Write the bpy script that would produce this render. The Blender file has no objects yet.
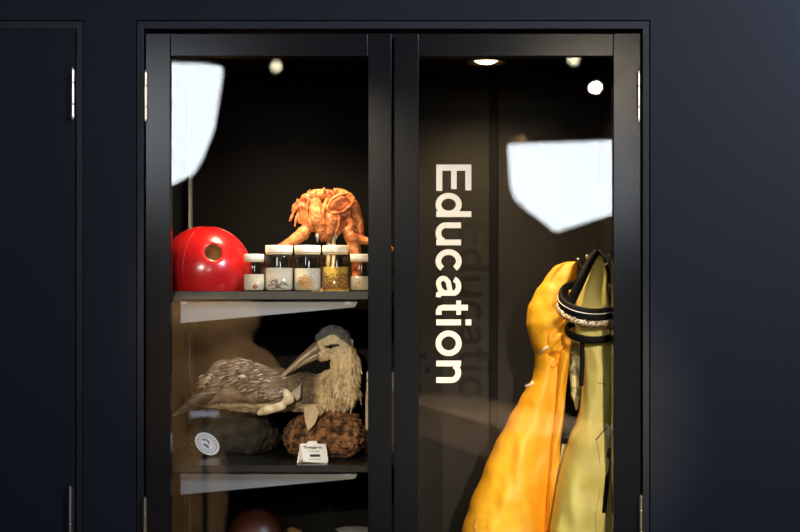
import bpy, bmesh, math, random
from mathutils import Vector, Matrix, noise
from mathutils.bvhtree import BVHTree
PI = math.pi
random.seed(7)
sc = bpy.context.scene
COL = sc.collection
EYE = 1.5; D0 = 3.0; F = 1500.0

# ---------------------------------------------------------------- camera
cam = bpy.data.cameras.new('camera'); camo = bpy.data.objects.new('camera', cam); COL.objects.link(camo)
camo.location = (0, -D0, EYE); camo.rotation_euler = (PI/2, 0, 0)
cam.sensor_width = 36; cam.lens = F/800*36; cam.shift_y = (300-266)/800
cam.clip_start = .05; cam.clip_end = 60
cam.dof.use_dof = True; cam.dof.focus_distance = 3.05; cam.dof.aperture_fstop = 3.2
sc.camera = camo
sc.view_settings.view_transform = 'Standard'; sc.view_settings.look = 'None'
sc.view_settings.gamma = 1; sc.view_settings.use_curve_mapping = False
sc.view_settings.exposure = 0.0
# ---------------------------------------------------------------- world (dim gallery ambience)
w = bpy.data.worlds.new('world'); sc.world = w; w.use_nodes = True
w.node_tree.nodes['Background'].inputs[0].default_value = (.5, .6, .8, 1)
w.node_tree.nodes['Background'].inputs[1].default_value = .02

def P(px, py, Y):            # a point at depth Y behind the wall plane
    s = (D0+Y)/F
    return Vector(((px-400)*s, Y, EYE+(300-py)*s))
def R(px, py, D):            # a place in the room that the glass mirrors
    s = D/F
    return Vector(((px-400)*s, -(D-D0), EYE+(300-py)*s))

def light(name, kind, loc, target, energy, color, **kw):
    l = bpy.data.lights.new(name, kind); l.energy = energy; l.color = color
    for k, v in kw.items(): setattr(l, k, v)
    o = bpy.data.objects.new(name, l); COL.objects.link(o); o.location = loc
    o.rotation_euler = (Vector(target)-Vector(loc)).to_track_quat('-Z', 'Y').to_euler()
    return o
WARM = (1, .74, .42); WARMER = (1, .66, .32)
# the track spots of the gallery (their cans are built below at the same places)
SPOTS = [(R(276, 66, 9.6), 1200, (-.09, .1, 1.43), 8.4), (R(596, 87, 10.6), 130, (.42, 0, 1.9), 14), (R(574, 59, 9.4), 1500, (.24, .1, 1.20), 6.8)]
# added cool area light, no fixture seen, to brighten the right wall
wash = light('added_wall_wash', 'AREA', (2.3, -2.2, 3.15), (.85, 0, 2.0), 190, (.66, .80, 1), size=.9, shape='DISK')
for p, e, t, sz in SPOTS:
    q = Vector(p); d = (Vector(t)-q).normalized()
    light('track_light', 'SPOT', q+d*.03, t, e, (1, .84, .62), spot_size=math.radians(sz), spot_blend=.9, shadow_soft_size=.026)
# downlights in the top of the cupboard
DOWN = [((-.255, .10, 2.016), 34.0), ((.1865, .25, 2.010), 23)]
for p, e in DOWN:
    light('cupboard_downlight', 'SPOT', (p[0], p[1], p[2]-.006), (p[0], p[1], 0), e, WARM, spot_size=math.radians(150), spot_blend=.7, shadow_soft_size=.03)

# ---------------------------------------------------------------- materials
def mat(name, col, rough=.5, metal=0, spec=.5, bump=None, noise_col=None, emit=None, coat=0, sheen=0, sub=0):
    m = bpy.data.materials.new(name); m.use_nodes = True; nt = m.node_tree; b = nt.nodes['Principled BSDF']
    b.inputs['Base Color'].default_value = (*col, 1); b.inputs['Roughness'].default_value = rough
    b.inputs['Metallic'].default_value = metal; b.inputs['Specular IOR Level'].default_value = spec
    b.inputs['Coat Weight'].default_value = coat; b.inputs['Sheen Weight'].default_value = sheen
    if sub: b.inputs['Subsurface Weight'].default_value = sub; b.inputs['Subsurface Scale'].default_value = .01
    tc = nt.nodes.new('ShaderNodeTexCoord')
    if bump:
        n = nt.nodes.new('ShaderNodeTexNoise'); n.inputs['Scale'].default_value = bump[0]; n.inputs['Detail'].default_value = 3
        bp = nt.nodes.new('ShaderNodeBump'); bp.inputs['Strength'].default_value = bump[1]; bp.inputs['Distance'].default_value = bump[2]
        nt.links.new(tc.outputs['Object'], n.inputs['Vector']); nt.links.new(n.outputs['Fac'], bp.inputs['Height'])
        nt.links.new(bp.outputs['Normal'], b.inputs['Normal'])
    if noise_col:
        n = nt.nodes.new('ShaderNodeTexNoise'); n.inputs['Scale'].default_value = noise_col[0]; n.inputs['Detail'].default_value = 5
        r = nt.nodes.new('ShaderNodeValToRGB'); r.color_ramp.elements[0].position = noise_col[3] if len(noise_col) > 3 else .35
        r.color_ramp.elements[1].position = noise_col[4] if len(noise_col) > 4 else .65
        r.color_ramp.elements[0].color = (*noise_col[1], 1); r.color_ramp.elements[1].color = (*noise_col[2], 1)
        nt.links.new(tc.outputs['Object'], n.inputs['Vector']); nt.links.new(n.outputs['Fac'], r.inputs[0]); nt.links.new(r.outputs[0], b.inputs['Base Color'])
    if emit:
        b.inputs['Emission Color'].default_value = (*emit[0], 1); b.inputs['Emission Strength'].default_value = emit[1]
    return m
def glass_mat(name, tint=(1, 1, 1), rough=0.0, body=0, body_col=(1, 1, 1), f0=.04):
    m = bpy.data.materials.new(name); m.use_nodes = True; nt = m.node_tree; nt.nodes.clear()
    out = nt.nodes.new('ShaderNodeOutputMaterial'); tr = nt.nodes.new('ShaderNodeBsdfTransparent'); gl = nt.nodes.new('ShaderNodeBsdfGlossy')
    tr.inputs[0].default_value = (*tint, 1); gl.inputs['Roughness'].default_value = rough
    lw = nt.nodes.new('ShaderNodeLayerWeight'); lw.inputs['Blend'].default_value = .5
    p = nt.nodes.new('ShaderNodeMath'); p.operation = 'POWER'; p.inputs[1].default_value = 5
    ma = nt.nodes.new('ShaderNodeMath'); ma.operation = 'MULTIPLY_ADD'; ma.inputs[1].default_value = 1-f0; ma.inputs[2].default_value = f0
    mx = nt.nodes.new('ShaderNodeMixShader')
    nt.links.new(lw.outputs['Facing'], p.inputs[0]); nt.links.new(p.outputs[0], ma.inputs[0]); nt.links.new(ma.outputs[0], mx.inputs[0])
    src = tr.outputs[0]
    if body:
        df = nt.nodes.new('ShaderNodeBsdfDiffuse'); df.inputs[0].default_value = (*body_col, 1)
        tl = nt.nodes.new('ShaderNodeBsdfTranslucent'); tl.inputs[0].default_value = (*body_col, 1)
        m2 = nt.nodes.new('ShaderNodeMixShader'); m2.inputs[0].default_value = .5
        m3 = nt.nodes.new('ShaderNodeMixShader'); m3.inputs[0].default_value = body
        nt.links.new(df.outputs[0], m2.inputs[1]); nt.links.new(tl.outputs[0], m2.inputs[2])
        nt.links.new(tr.outputs[0], m3.inputs[1]); nt.links.new(m2.outputs[0], m3.inputs[2]); src = m3.outputs[0]
    nt.links.new(src, mx.inputs[1]); nt.links.new(gl.outputs[0], mx.inputs[2]); nt.links.new(mx.outputs[0], out.inputs[0])
    return m
def emis(name, col, s):
    m = bpy.data.materials.new(name); m.use_nodes = True; nt = m.node_tree; nt.nodes.clear()
    o = nt.nodes.new('ShaderNodeOutputMaterial'); e = nt.nodes.new('ShaderNodeEmission'); e.inputs[0].default_value = (*col, 1); e.inputs[1].default_value = s
    nt.links.new(e.outputs[0], o.inputs[0]); return m
M = {}
M['wall'] = mat('navy wall paint', (.0060, .0076, .0136), .5, spec=.16, bump=(260, .25, .0008))
M['door'] = mat('navy door paint', (.0045, .0060, .0115), .5, spec=.16, bump=(300, .2, .0005))
M['casing'] = mat('satin navy trim', (.007, .0075, .011), .42, spec=.25, bump=(300, .2, .0005))
M['gloss'] = mat('gloss black enamel', (.008, .008, .0085), .16, spec=.15, bump=(300, .25, .0004))
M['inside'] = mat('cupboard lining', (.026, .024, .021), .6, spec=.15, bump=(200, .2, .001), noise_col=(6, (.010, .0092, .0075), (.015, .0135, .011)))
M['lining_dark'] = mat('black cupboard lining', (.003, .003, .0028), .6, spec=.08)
M['batten'] = mat('dark batten', (.003, .003, .003), .7, spec=.1)
M['shelf'] = mat('dark laminate shelf', (.016, .015, .013), .3, spec=.3)
M['bracket'] = mat('grey painted steel bracket', (.20, .20, .20), .45)
M['upright'] = mat('pale steel upright', (.30, .31, .32), .4, metal=.3)
M['steel'] = mat('brushed nickel', (.75, .68, .58), .3, metal=1)
M['brass'] = mat('warm nickel', (.80, .62, .42), .32, metal=1)
M['glass'] = glass_mat('window glass')
M['letter'] = mat('cream vinyl', (.76, .64, .47), .5)
M['roomfloor'] = mat('dark gallery floor', (.035, .028, .022), .5, noise_col=(3, (.03, .024, .02), (.05, .04, .03)))
M['roomwall'] = mat('dark gallery wall', (.012, .012, .013), .8)
M['black'] = mat('black metal', (.01, .01, .01), .5)
M['lamp'] = emis('lamp lens', (1, .92, .62), 20)
M['dlamp'] = emis('downlight lens', (1, .72, .36), 26)
M['screen'] = emis('lit screen', (.87, .94, 1), 17)
M['red'] = mat('red plastic', (.42, .009, .010), .24, coat=.2, noise_col=(9, (.36, .006, .007), (.46, .011, .012)))
M['hole'] = mat('brown float bore', (.30, .15, .04), .7)
M['jar'] = glass_mat('jar glass', (.97, .98, .95), .03, f0=.07)
M['lid'] = mat('cream screw lid', (.93, .88, .76), .4)
M['liq'] = glass_mat('cloudy preserving liquid', (.96, .93, .82), .05, body=.72, body_col=(.99, .97, .88))
M['liqy'] = glass_mat('yellow preserving liquid', (1, .82, .25), .05, body=.6, body_col=(1, .80, .22))
M['spec_brown'] = mat('brown specimen', (.30, .12, .03), .5)
M['spec_dark'] = mat('dark specimen', (.13, .08, .05), .5)
M['spec_tan'] = mat('tan specimen', (.50, .26, .08), .5)
M['spec_pale'] = mat('pale specimen', (.62, .42, .16), .5)
M['bone'] = mat('orange stained bone', (.60, .19, .05), .45, bump=(60, .4, .003), noise_col=(26, (.24, .045, .010), (.68, .25, .08), .38, .58))
M['socket'] = mat('red brown socket', (.50, .13, .035), .7)
M['peg'] = mat('pale wooden peg', (.85, .68, .36), .5)
M['tooth'] = mat('translucent grey tooth', (.50, .48, .45), .3)
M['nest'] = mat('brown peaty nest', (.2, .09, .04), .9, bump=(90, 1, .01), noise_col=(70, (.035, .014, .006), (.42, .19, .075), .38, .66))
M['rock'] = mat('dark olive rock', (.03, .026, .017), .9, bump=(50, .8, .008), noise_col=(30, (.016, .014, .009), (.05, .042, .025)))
M['bill'] = mat('horn grey bill', (.34, .26, .15), .3, noise_col=(20, (.24, .18, .11), (.48, .38, .22)))
M['feather'] = mat('brown feather', (.16, .11, .07), .6, noise_col=(45, (.10, .065, .04), (.30, .21, .13)))
M['featheredge'] = mat('pale feather', (.74, .58, .36), .55)
M['web'] = mat('dried webbed foot', (.52, .36, .18), .5)
M['eye'] = mat('glass eye', (.01, .008, .006), .1)
M['card'] = mat('cream card', (.85, .78, .66), .6)
M['ink'] = mat('black ink', (.02, .018, .018), .6)
M['inkg'] = mat('grey ink', (.28, .25, .22), .6)
M['badge'] = mat('white enamel badge', (.62, .58, .54), .35)
M['badgei'] = mat('grey badge print', (.09, .09, .10), .4)
M['box'] = mat('pale cardboard', (.62, .50, .36), .7)
M['coat'] = mat('orange oilskin', (.98, .46, .014), .55, bump=(45, .45, .005), noise_col=(7, (.97, .41, .010), (1.0, .50, .02)))
M['yel'] = mat('yellow oilskin', (.72, .62, .16), .55, bump=(50, .4, .005), noise_col=(6, (.68, .57, .13), (.78, .68, .20)))
M['yelp'] = mat('pale yellow lining', (.72, .64, .28), .55)
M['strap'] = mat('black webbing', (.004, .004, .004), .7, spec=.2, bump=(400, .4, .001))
M['white'] = mat('white piping', (.85, .82, .75), .5)
M['braid'] = mat('cream and brown braid', (.7, .5, .3), .7, noise_col=(190, (.25, .10, .04), (.95, .82, .60), .44, .54))
M['camo'] = mat('pale camouflage cloth', (.5, .5, .3), .7, noise_col=(34, (.24, .24, .10), (.85, .80, .42), .44, .50))
M['domeb'] = mat('dark reddish brown shell', (.10, .03, .014), .4)
M['gold'] = mat('golden husk', (.45, .28, .08), .6)
M['dish'] = mat('grey white china', (.55, .55, .55), .3)
M['tan'] = mat('tan timber', (.62, .44, .30), .6)
M['brownx'] = mat('mirrored brown', (.5, .33, .17), .9, noise_col=(4, (.34, .22, .11), (.60, .40, .21)))

# ---------------------------------------------------------------- mesh helpers
def link(name, me, m, parent=None):
    o = bpy.data.objects.new(name, me); COL.objects.link(o)
    if m: me.materials.append(m)
    if parent: o.parent = parent
    return o
def obj(name, bm, m, parent=None, smooth=False, bevel=0):
    bmesh.ops.recalc_face_normals(bm, faces=bm.faces[:])
    me = bpy.data.meshes.new(name); bm.to_mesh(me); bm.free()
    if smooth:
        for p in me.polygons: p.use_smooth = True
    o = link(name, me, m, parent)
    if bevel:
        b = o.modifiers.new('bevel', 'BEVEL'); b.width = bevel; b.segments = 2; b.limit_method = 'ANGLE'
    return o
def tag(o, label=None, cat=None, group=None, kind=None):
    if label: o['label'] = label
    if cat: o['category'] = cat
    if group: o['group'] = group
    if kind: o['kind'] = kind
    return o
def empty(name, label, cat, loc=(0, 0, 0), group=None):
    o = bpy.data.objects.new(name, None); COL.objects.link(o); o.location = loc; o.empty_display_size = .02
    return tag(o, label, cat, group)
def box(bm, a, b):
    x0, x1 = sorted((a[0], b[0])); y0, y1 = sorted((a[1], b[1])); z0, z1 = sorted((a[2], b[2]))
    v = [bm.verts.new(p) for p in ((x0,y0,z0),(x1,y0,z0),(x1,y1,z0),(x0,y1,z0),(x0,y0,z1),(x1,y0,z1),(x1,y1,z1),(x0,y1,z1))]
    for f in ((0,3,2,1),(4,5,6,7),(0,1,5,4),(1,2,6,5),(2,3,7,6),(3,0,4,7)): bm.faces.new([v[i] for i in f])
def boxobj(name, a, b, m, parent=None, bevel=0):
    bm = bmesh.new(); box(bm, a, b); return obj(name, bm, m, parent, bevel=bevel)
def prism(bm, pts, axis_vec):      # pts: list of Vector, extruded by axis_vec
    a = [bm.verts.new(p) for p in pts]; b = [bm.verts.new(Vector(p)+axis_vec) for p in pts]
    bm.faces.new(a); bm.faces.new(b[::-1]); n = len(a)
    for i in range(n): bm.faces.new((a[i], a[(i+1) % n], b[(i+1) % n], b[i]))
def lathe(bm, prof, c=(0, 0, 0), n=32, rot=None):
    rings = []
    for r, z in prof:
        ring = []
        for i in range(n):
            a = 2*PI*i/n; p = Vector((r*math.cos(a), r*math.sin(a), z))
            if rot: p = rot @ p
            ring.append(bm.verts.new(p+Vector(c)))
        rings.append(ring)
    for a, b in zip(rings, rings[1:]):
        for i in range(n): bm.faces.new((a[i], a[(i+1) % n], b[(i+1) % n], b[i]))
    if prof[0][0] > 0: bm.faces.new(rings[0][::-1])
    if prof[-1][0] > 0: bm.faces.new(rings[-1])
def tube(bm, pts, rad, n=8, closed=False):
    pts = [Vector(p) for p in pts]; N = len(pts); rings = []
    rr = rad if isinstance(rad, (list, tuple)) else [rad]*N
    up = Vector((0, 0, 1))
    for i, p in enumerate(pts):
        t = (pts[(i+1) % N]-pts[i-1]) if (closed or 0 < i < N-1) else (pts[1]-pts[0] if i == 0 else pts[-1]-pts[-2])
        t.normalize(); u = up if abs(t.z) < .95 else Vector((1, 0, 0))
        a = t.cross(u).normalized(); b = a.cross(t).normalized()
        rings.append([bm.verts.new(p+rr[i]*(a*math.cos(2*PI*k/n)+b*math.sin(2*PI*k/n))) for k in range(n)])
    prs = list(zip(rings, rings[1:])) + ([(rings[-1], rings[0])] if closed else [])
    for x, y in prs:
        for k in range(n): bm.faces.new((x[k], x[(k+1) % n], y[(k+1) % n], y[k]))
    if not closed: bm.faces.new(rings[0][::-1]); bm.faces.new(rings[-1])
def smoothpts(pts, k=6):
    pts = [Vector(p) for p in pts]; out = []
    for i in range(len(pts)-1):
        p0 = pts[max(i-1, 0)]; p1 = pts[i]; p2 = pts[i+1]; p3 = pts[min(i+2, len(pts)-1)]
        for j in range(k):
            t = j/k
            out.append(.5*((2*p1)+(p2-p0)*t+(2*p0-5*p1+4*p2-p3)*t*t+(3*p1-p0-3*p2+p3)*t**3))
    out.append(pts[-1]); return out
UNIT = {}
def ball(bm, c, r, seg=16):         # r scalar or (rx,ry,rz)
    r = (r, r, r) if not isinstance(r, (tuple, list)) else r
    if seg not in UNIT:
        tb = bmesh.new(); bmesh.ops.create_uvsphere(tb, u_segments=seg, v_segments=seg//2+2, radius=1); tb.verts.index_update()
        UNIT[seg] = ([v.co.copy() for v in tb.verts], [[v.index for v in f.verts] for f in tb.faces]); tb.free()
    vs, fs = UNIT[seg]; nv = [bm.verts.new((c[0]+v.x*r[0], c[1]+v.y*r[1], c[2]+v.z*r[2])) for v in vs]
    for f in fs: bm.faces.new([nv[i] for i in f])
def chain(bm, pts, rads, step=.35):
    for i in range(len(pts)-1):
        a, b = Vector(pts[i]), Vector(pts[i+1]); ra, rb = rads[i], rads[i+1]
        n = max(1, int((b-a).length/(min(ra, rb)*step)))
        for k in range(n+1):
            t = k/n; ball(bm, a.lerp(b, t), ra*(1-t)+rb*t, 10)
def bake(name, bm, m, parent=None, voxel=.002, smooth_it=4, disp=None, fn=None):
    me = bpy.data.meshes.new(name); bm.to_mesh(me); bm.free()
    o = bpy.data.objects.new(name, me); COL.objects.link(o)
    r = o.modifiers.new('r', 'REMESH'); r.mode = 'VOXEL'; r.voxel_size = voxel
    if smooth_it:
        s = o.modifiers.new('s', 'SMOOTH'); s.iterations = smooth_it; s.factor = .5
    dg = bpy.context.evaluated_depsgraph_get(); dg.update()
    nm = bpy.data.meshes.new_from_object(o.evaluated_get(dg)); bpy.data.objects.remove(o); bpy.data.meshes.remove(me)
    nm.name = name
    if disp:
        nr = [v.normal.copy() for v in nm.vertices]
        for v, nn in zip(nm.vertices, nr):
            d = 0
            for sc_, am in disp: d += am*noise.noise(v.co*sc_)
            v.co += nn*d
    for p in nm.polygons: p.use_smooth = True
    return link(name, nm, m, parent)

# ---------------------------------------------------------------- the setting
FT = 0.10      # wall thickness
zt = P(0, 20, 0).z
bm = bmesh.new()
xo0, xo1 = P(136, 0, 0).x, P(650.5, 0, 0).x          # cupboard opening
xd0, xd1 = P(-190, 0, 0).x, P(83.5, 0, 0).x          # plain door opening
box(bm, (-3.5, 0, zt), (3.5, FT, 3.3)); box(bm, (xd1, 0, 0), (xo0, FT, zt)); box(bm, (xo1, 0, 0), (3.5, FT, zt)); box(bm, (-3.5, 0, 0), (xd0, FT, zt))
tag(obj('wall_front', bm, M['wall']), kind='structure')
tag(boxobj('floor', (-3.5, -9.5, -.1), (3.5, .8, 0), M['roomfloor']), kind='structure')
tag(boxobj('ceiling', (-3.5, -9.5, 3.3), (3.5, .8, 3.4), M['roomwall']), kind='structure')
tag(boxobj('wall_left', (-3.6, -9.5, 0), (-3.5, .8, 3.3), M['roomwall']), kind='structure')
tag(boxobj('wall_right', (3.5, -9.5, 0), (3.6, .8, 3.3), M['roomwall']), kind='structure')
tag(boxobj('wall_back', (-3.6, -9.6, 0), (3.6, -9.5, 3.3), M['roomwall']), kind='structure')

def casing(name, x0, x1, z1, parent, kind=None, wd=.0135):
    bm = bmesh.new(); g = .0015
    box(bm, (x0+g, .003, 0), (x0+g+wd, .06, z1-g)); box(bm, (x1-g-wd, .003, 0), (x1-g, .06, z1-g))
    box(bm, (x0+g+wd, .003, z1-g-wd-.002), (x1-g-wd, .06, z1-g))
    o = obj(name, bm, M['casing'], parent, bevel=.0008)
    if kind: o['kind'] = kind
    return o
def hinge(px, py0, py1, m, parent, side):
    a = P(px, py0, -.004); b = P(px, py1, -.004); L = a.z-b.z
    bm = bmesh.new(); k = 3
    seg = [.0, .28, .72, 1.0]
    for i in range(3):
        z1 = a.z-L*seg[i]-.0006; z0 = a.z-L*seg[i+1]+.0006
        lathe(bm, [(.0028, z0), (.0034, z0+.001), (.0034, z1-.001), (.0028, z1)], (a.x, -.004, 0), 16)
        s = side
        box(bm, (a.x, -.002, z0+.001), (a.x+s*.0036, .004, z1-.001))
    lathe(bm, [(.0018, b.z-.003), (.0018, a.z+.003)], (a.x, -.004, 0), 12)
    return obj('hinge', bm, m, parent, smooth=False)
# plain door at left
d1 = boxobj('door_1', (xd0+.018, .004, .02), (P(74.5, 0, 0).x, .044, P(0, 28.5, 0).z), M['door'], bevel=.001); d1['kind'] = 'structure'
tr = casing('trim_1', xd0, xd1, zt, None, 'structure')
hinge(72.5, 69, 118, M['steel'], d1, 1); hinge(70, 487, 537, M['steel'], d1, 1); hinge(70, 880, 930, M['steel'], d1, 1)
bmk = bmesh.new(); box(bmk, (xd0, .062, 0), (xd1, .09, zt)); o = obj('door_stop', bmk, M['batten'], d1)

# ---------------------------------------------------------------- the display cupboard
XL, XR, YB, ZC = -.505, .464, .50, 2.020
cab = empty('display_cupboard', 'dark built-in display cupboard with two tall glass doors, the right one lettered Education', 'cupboard', (-.015, 0, 0))
cab_inv = Vector((-.015, 0, 0))
def cpart(o):      # keep world place under an offset empty
    o.location = o.location-cab_inv; return o
cpart(casing('casing', xo0, xo1, zt, cab))
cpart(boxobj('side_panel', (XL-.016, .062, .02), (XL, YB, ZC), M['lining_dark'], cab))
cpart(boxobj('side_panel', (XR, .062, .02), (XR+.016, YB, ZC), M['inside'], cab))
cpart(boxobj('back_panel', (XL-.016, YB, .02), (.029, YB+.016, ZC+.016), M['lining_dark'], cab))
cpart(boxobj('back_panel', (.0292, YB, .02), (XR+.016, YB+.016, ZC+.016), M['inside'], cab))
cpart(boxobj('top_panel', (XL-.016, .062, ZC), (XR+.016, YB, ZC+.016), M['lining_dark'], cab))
cpart(boxobj('base_panel', (XL-.016, .045, .02), (XR+.016, YB, .06), M['inside'], cab))
cpart(boxobj('divider', (.022, .05, .06), (.036, YB, ZC), M['inside'], cab, .001))
pb = P(490, 0, YB-.02).x
cpart(boxobj('batten', (pb, YB-.02, .06), (P(497.5, 0, YB-.02).x, YB, ZC), M['batten'], cab, .001))
# shelving
ux = P(190.5, 0, YB-.012).x
cpart(boxobj('upright', (ux-.003, YB-.024, .06), (ux+.003, YB, ZC), M['upright'], cab))
for k, (py0, py1) in enumerate(((291.2, 299.5), (465.3, 472.5), (636, 644))):
    a = P(0, py0, .05); b = P(0, py1, .05)
    s = cpart(boxobj('shelf', (XL, .05, b.z), (.022, YB-.03, a.z), M['shelf'], cab, .001))
    zz = b.z-.0005
    pts = [P(180.5, 0, .075), P(352, 0, .075), P(358, 0, .075)]
    x0, x1 = P(180.5, 0, .075).x, P(357.5, 0, .075).x
    h0, h1 = .048, .016
    bmb = bmesh.new()
    prism(bmb, [(x0, .075, zz), (x1, .075, zz), (x1-.001, .075, zz-.008), (x1-.006, .075, zz-h1+.001), (x1-.014, .075, zz-h1), (x0, .075, zz-h0)], Vector((0, .003, 0)))
    prism(bmb, [(x0, .075, zz-.0005), (x1, .075, zz-.0005), (x1, .095, zz-.0005), (x0, .095, zz-.0005)], Vector((0, 0, -.0015)))
    br = obj('bracket', bmb, M['bracket'], s)
    for xx in (x0+.006, x1-.02):
        bmc = bmesh.new(); box(bmc, (xx-.006, .0735, zz-.001), (xx+.006, .075, zz-.0095)); box(bmc, (xx-.004, .072, zz-.003), (xx+.004, .0735, zz-.007))
        obj('clip', bmc, M['upright'], s)

def thick(bm, pts, wdt, T, th):        # thick polyline in letter units, T maps (u,v) -> world, extruded by th in -y
    n = len(pts); L = []; Rr = []
    for i in range(n):
        a = Vector(pts[max(i-1, 0)]); b = Vector(pts[min(i+1, n-1)])
        t = (b-a).normalized(); nn = Vector((-t.y, t.x)); p = Vector(pts[i])
        L.append(p+nn*wdt/2); Rr.append(p-nn*wdt/2)
    for i in range(n-1):
        prism(bm, [T(*L[i]), T(*L[i+1]), T(*Rr[i+1]), T(*Rr[i])], Vector((0, -th, 0)))
def arc(cx, cy, rx, ry, a0, a1, n=20):
    return [(cx+rx*math.cos(math.radians(a0+(a1-a0)*i/n)), cy+ry*math.sin(math.radians(a0+(a1-a0)*i/n))) for i in range(n+1)]
def lettering(parent, off):
    bm = bmesh.new(); Yg = .0095
    def glyph(u0, strokes, wd=5.7):
        for si, st in enumerate(strokes):
            T = lambda u, v, si=si: P(436.3+v, u0+u, Yg-.00006*si)
            if st[0] == 'r':
                _, a, b, c, d = st; prism(bm, [T(a, b), T(c, b), T(c, d), T(a, d)], Vector((0, -.0004, 0)))
            else: thick(bm, st[1], st[2] if len(st) > 2 else wd, T, .0004)
    h = 2.85
    glyph(164.5, [('r', 0, 0, 6.2, 35), ('r', 6.2, 0, 26.3, 6), ('r', 6.2, 14.8, 24.6, 20.4), ('r', 6.2, 29, 25.8, 35)])
    glyph(193, [('p', arc(11.6, 12.3, 8.9, 10.2, 0, 360, 36)), ('r', 18.2, 0, 24, 35)])
    glyph(222.4, [('p', [(2.9, 24.7), (2.9, 9)]+arc(10.9, 9.3, 8.0, 7.2, 180, 345, 16)), ('r', 17.2, 0, 22.9, 24.7)])
    glyph(249.2, [('p', arc(12, 12.3, 9.1, 10.2, 38, 322, 34))])
    glyph(275.6, [('p', arc(10.6, 16.3, 7.2, 6.0, 165, 20, 10)+[(17.4, 16.5), (17.4, 4.5), (18.3, 2.3), (21.6, 2.0)], 5.4), ('p', [(17.2, 14.2), (11, 12.9), (6, 11.8)]+arc(8.4, 6.9, 5.7, 4.8, 125, 270, 12)+[(13.5, 3.6), (17.2, 7.5)], 5.0)])
    glyph(300.6, [('r', 0, 20, 14.2, 24.7), ('p', [(7, 31.5), (7, 6.5), (7.8, 3.6), (10.2, 2.4), (14.3, 2.5)], 5.7)])
    glyph(319.4, [('r', 0, 0, 5.9, 24.7), ('r', 0, 29.3, 5.9, 35)])
    glyph(330.6, [('p', arc(12.7, 12.3, 9.9, 10.2, 0, 360, 36))])
    glyph(360.6, [('r', 0, 0, 5.7, 24.7), ('p', arc(11.9, 14.8, 7.6, 7.2, 155, 0, 14)+[(19.4, 0)])])
    o = obj('lettering', bm, M['letter'], parent); o.location = -off
    o['label'] = 'cream letters reading Education, turned sideways'
    return o
def cab_door(a, b, c, d, lab, hin, mat_h, side):
    # px edges: outer a, glass b..c, outer d
    de = bpy.data.objects.new('door', None); COL.objects.link(de); de.parent = cab; de['label'] = lab
    zt_, zr = P(0, 33.2, 0).z, P(0, 56, 0).z; zb = .03
    xs = [P(v, 0, 0).x for v in (a, b, c, d)]
    off = Vector((xs[0], 0, 0)); de.location = off-cab_inv
    def dp(o): o.location = -off; return o
    dp(boxobj('stile', (xs[0], .001, zb), (xs[1], .032, zt_), M['gloss'], de, .0012))
    dp(boxobj('stile', (xs[2], .001, zb), (xs[3], .032, zt_), M['gloss'], de, .0012))
    dp(boxobj('rail', (xs[1]+.0003, .0016, zr), (xs[2]-.0003, .032, zt_-.0005), M['gloss'], de, .0012))
    dp(boxobj('rail', (xs[1]+.0003, .0016, zb), (xs[2]-.0003, .032, zb+.10), M['gloss'], de, .0012))
    dp(boxobj('glass_pane', (xs[1]-.0, .010, zb+.10), (xs[2]+.0, .014, zr), M['glass'], de))
    for h in hin: dp(hinge(*h, mat_h, de, side))
    return de, off
cab_door(145.5, 170.2, 368, 391.6, 'left door, clear glass in a glossy dark frame', [(145.3, 72, 120), (144.6, 498, 547), (145, 900, 950)], M['brass'], 1)
dr, off = cab_door(394, 418.8, 613.5, 640.6, 'right door, glass lettered Education', [(638.6, 73, 120), (641, 496, 545), (641, 900, 950)], M['brass'], -1)
lettering(dr, off)

# downlights in cupboard ceiling
def downlight(p, label):
    t = empty('recessed_downlight', label, 'light', p)
    bm = bmesh.new(); lathe(bm, [(.024, .003), (.026, .001), (.041, -.003), (.042, -.001), (.042, .004)], (0, 0, 0), 40); bmesh.ops.delete(bm, geom=[f for f in bm.faces if len(f.verts) > 10], context='FACES_ONLY'); obj('rim', bm, M['brass'], t, True)
    bm = bmesh.new(); lathe(bm, [(0, -.0045), (.010, -.004), (.018, -.002), (.024, .002), (.024, .004), (0, .004)], (0, 0, 0), 32); obj('lens', bm, M['dlamp'], t)
    return t
downlight((DOWN[0][0][0], DOWN[0][0][1], ZC-.004), 'warm downlight above the cupboard shelves, hidden behind the left door rail')
downlight((DOWN[1][0][0], DOWN[1][0][1], ZC-.004), 'glowing round warm downlight at the top of the cupboard above the lettered door')

# ---------------------------------------------------------------- top shelf
ZS1 = P(0, 291.2, .05).z; ZS2 = P(0, 465.3, .05).z; ZS3 = P(0, 636, .05).z
# red float
c = P(206, 272.5, .15); rad = 46*3.15/1500
hx, hz = 12.5/46, 19.5/46
hd = Vector((hx, -math.sqrt(1-hx*hx-hz*hz), hz))
fl = empty('red_float', 'large glossy red ball float with a round brown hole, left end of top shelf', 'float', (c.x, c.y, ZS1))
rot = hd.to_track_quat('Z', 'Y').to_matrix()
t0 = math.asin(9.4/46)
prof = [(rad*math.sin(t0+(PI-t0)*i/40), rad*math.cos(t0+(PI-t0)*i/40)) for i in range(41)]; prof[-1] = (.0004, -rad)
prof = [(rad*math.sin(t0)-.002, rad*math.cos(t0)-.002)]+prof
bm = bmesh.new(); cz = Vector((0, 0, c.z-ZS1)); lathe(bm, prof, cz, 64, rot)
bmesh.ops.delete(bm, geom=[f for f in bm.faces if len(f.verts) > 10], context='FACES_ONLY')
g = bm.verts[:]+bm.edges[:]+bm.faces[:]
r_ = bmesh.ops.bisect_plane(bm, geom=g, plane_co=(0, 0, .0005), plane_no=(0, 0, -1), clear_outer=True)
obj('shell', bm, M['red'], fl, True)
bm = bmesh.new(); rr = rad*math.sin(t0)-.0018
lathe(bm, [(rr, rad*math.cos(t0)-.001), (rr, rad*math.cos(t0)-.04), (.0003, rad*math.cos(t0)-.04)], cz, 32, rot)
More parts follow.
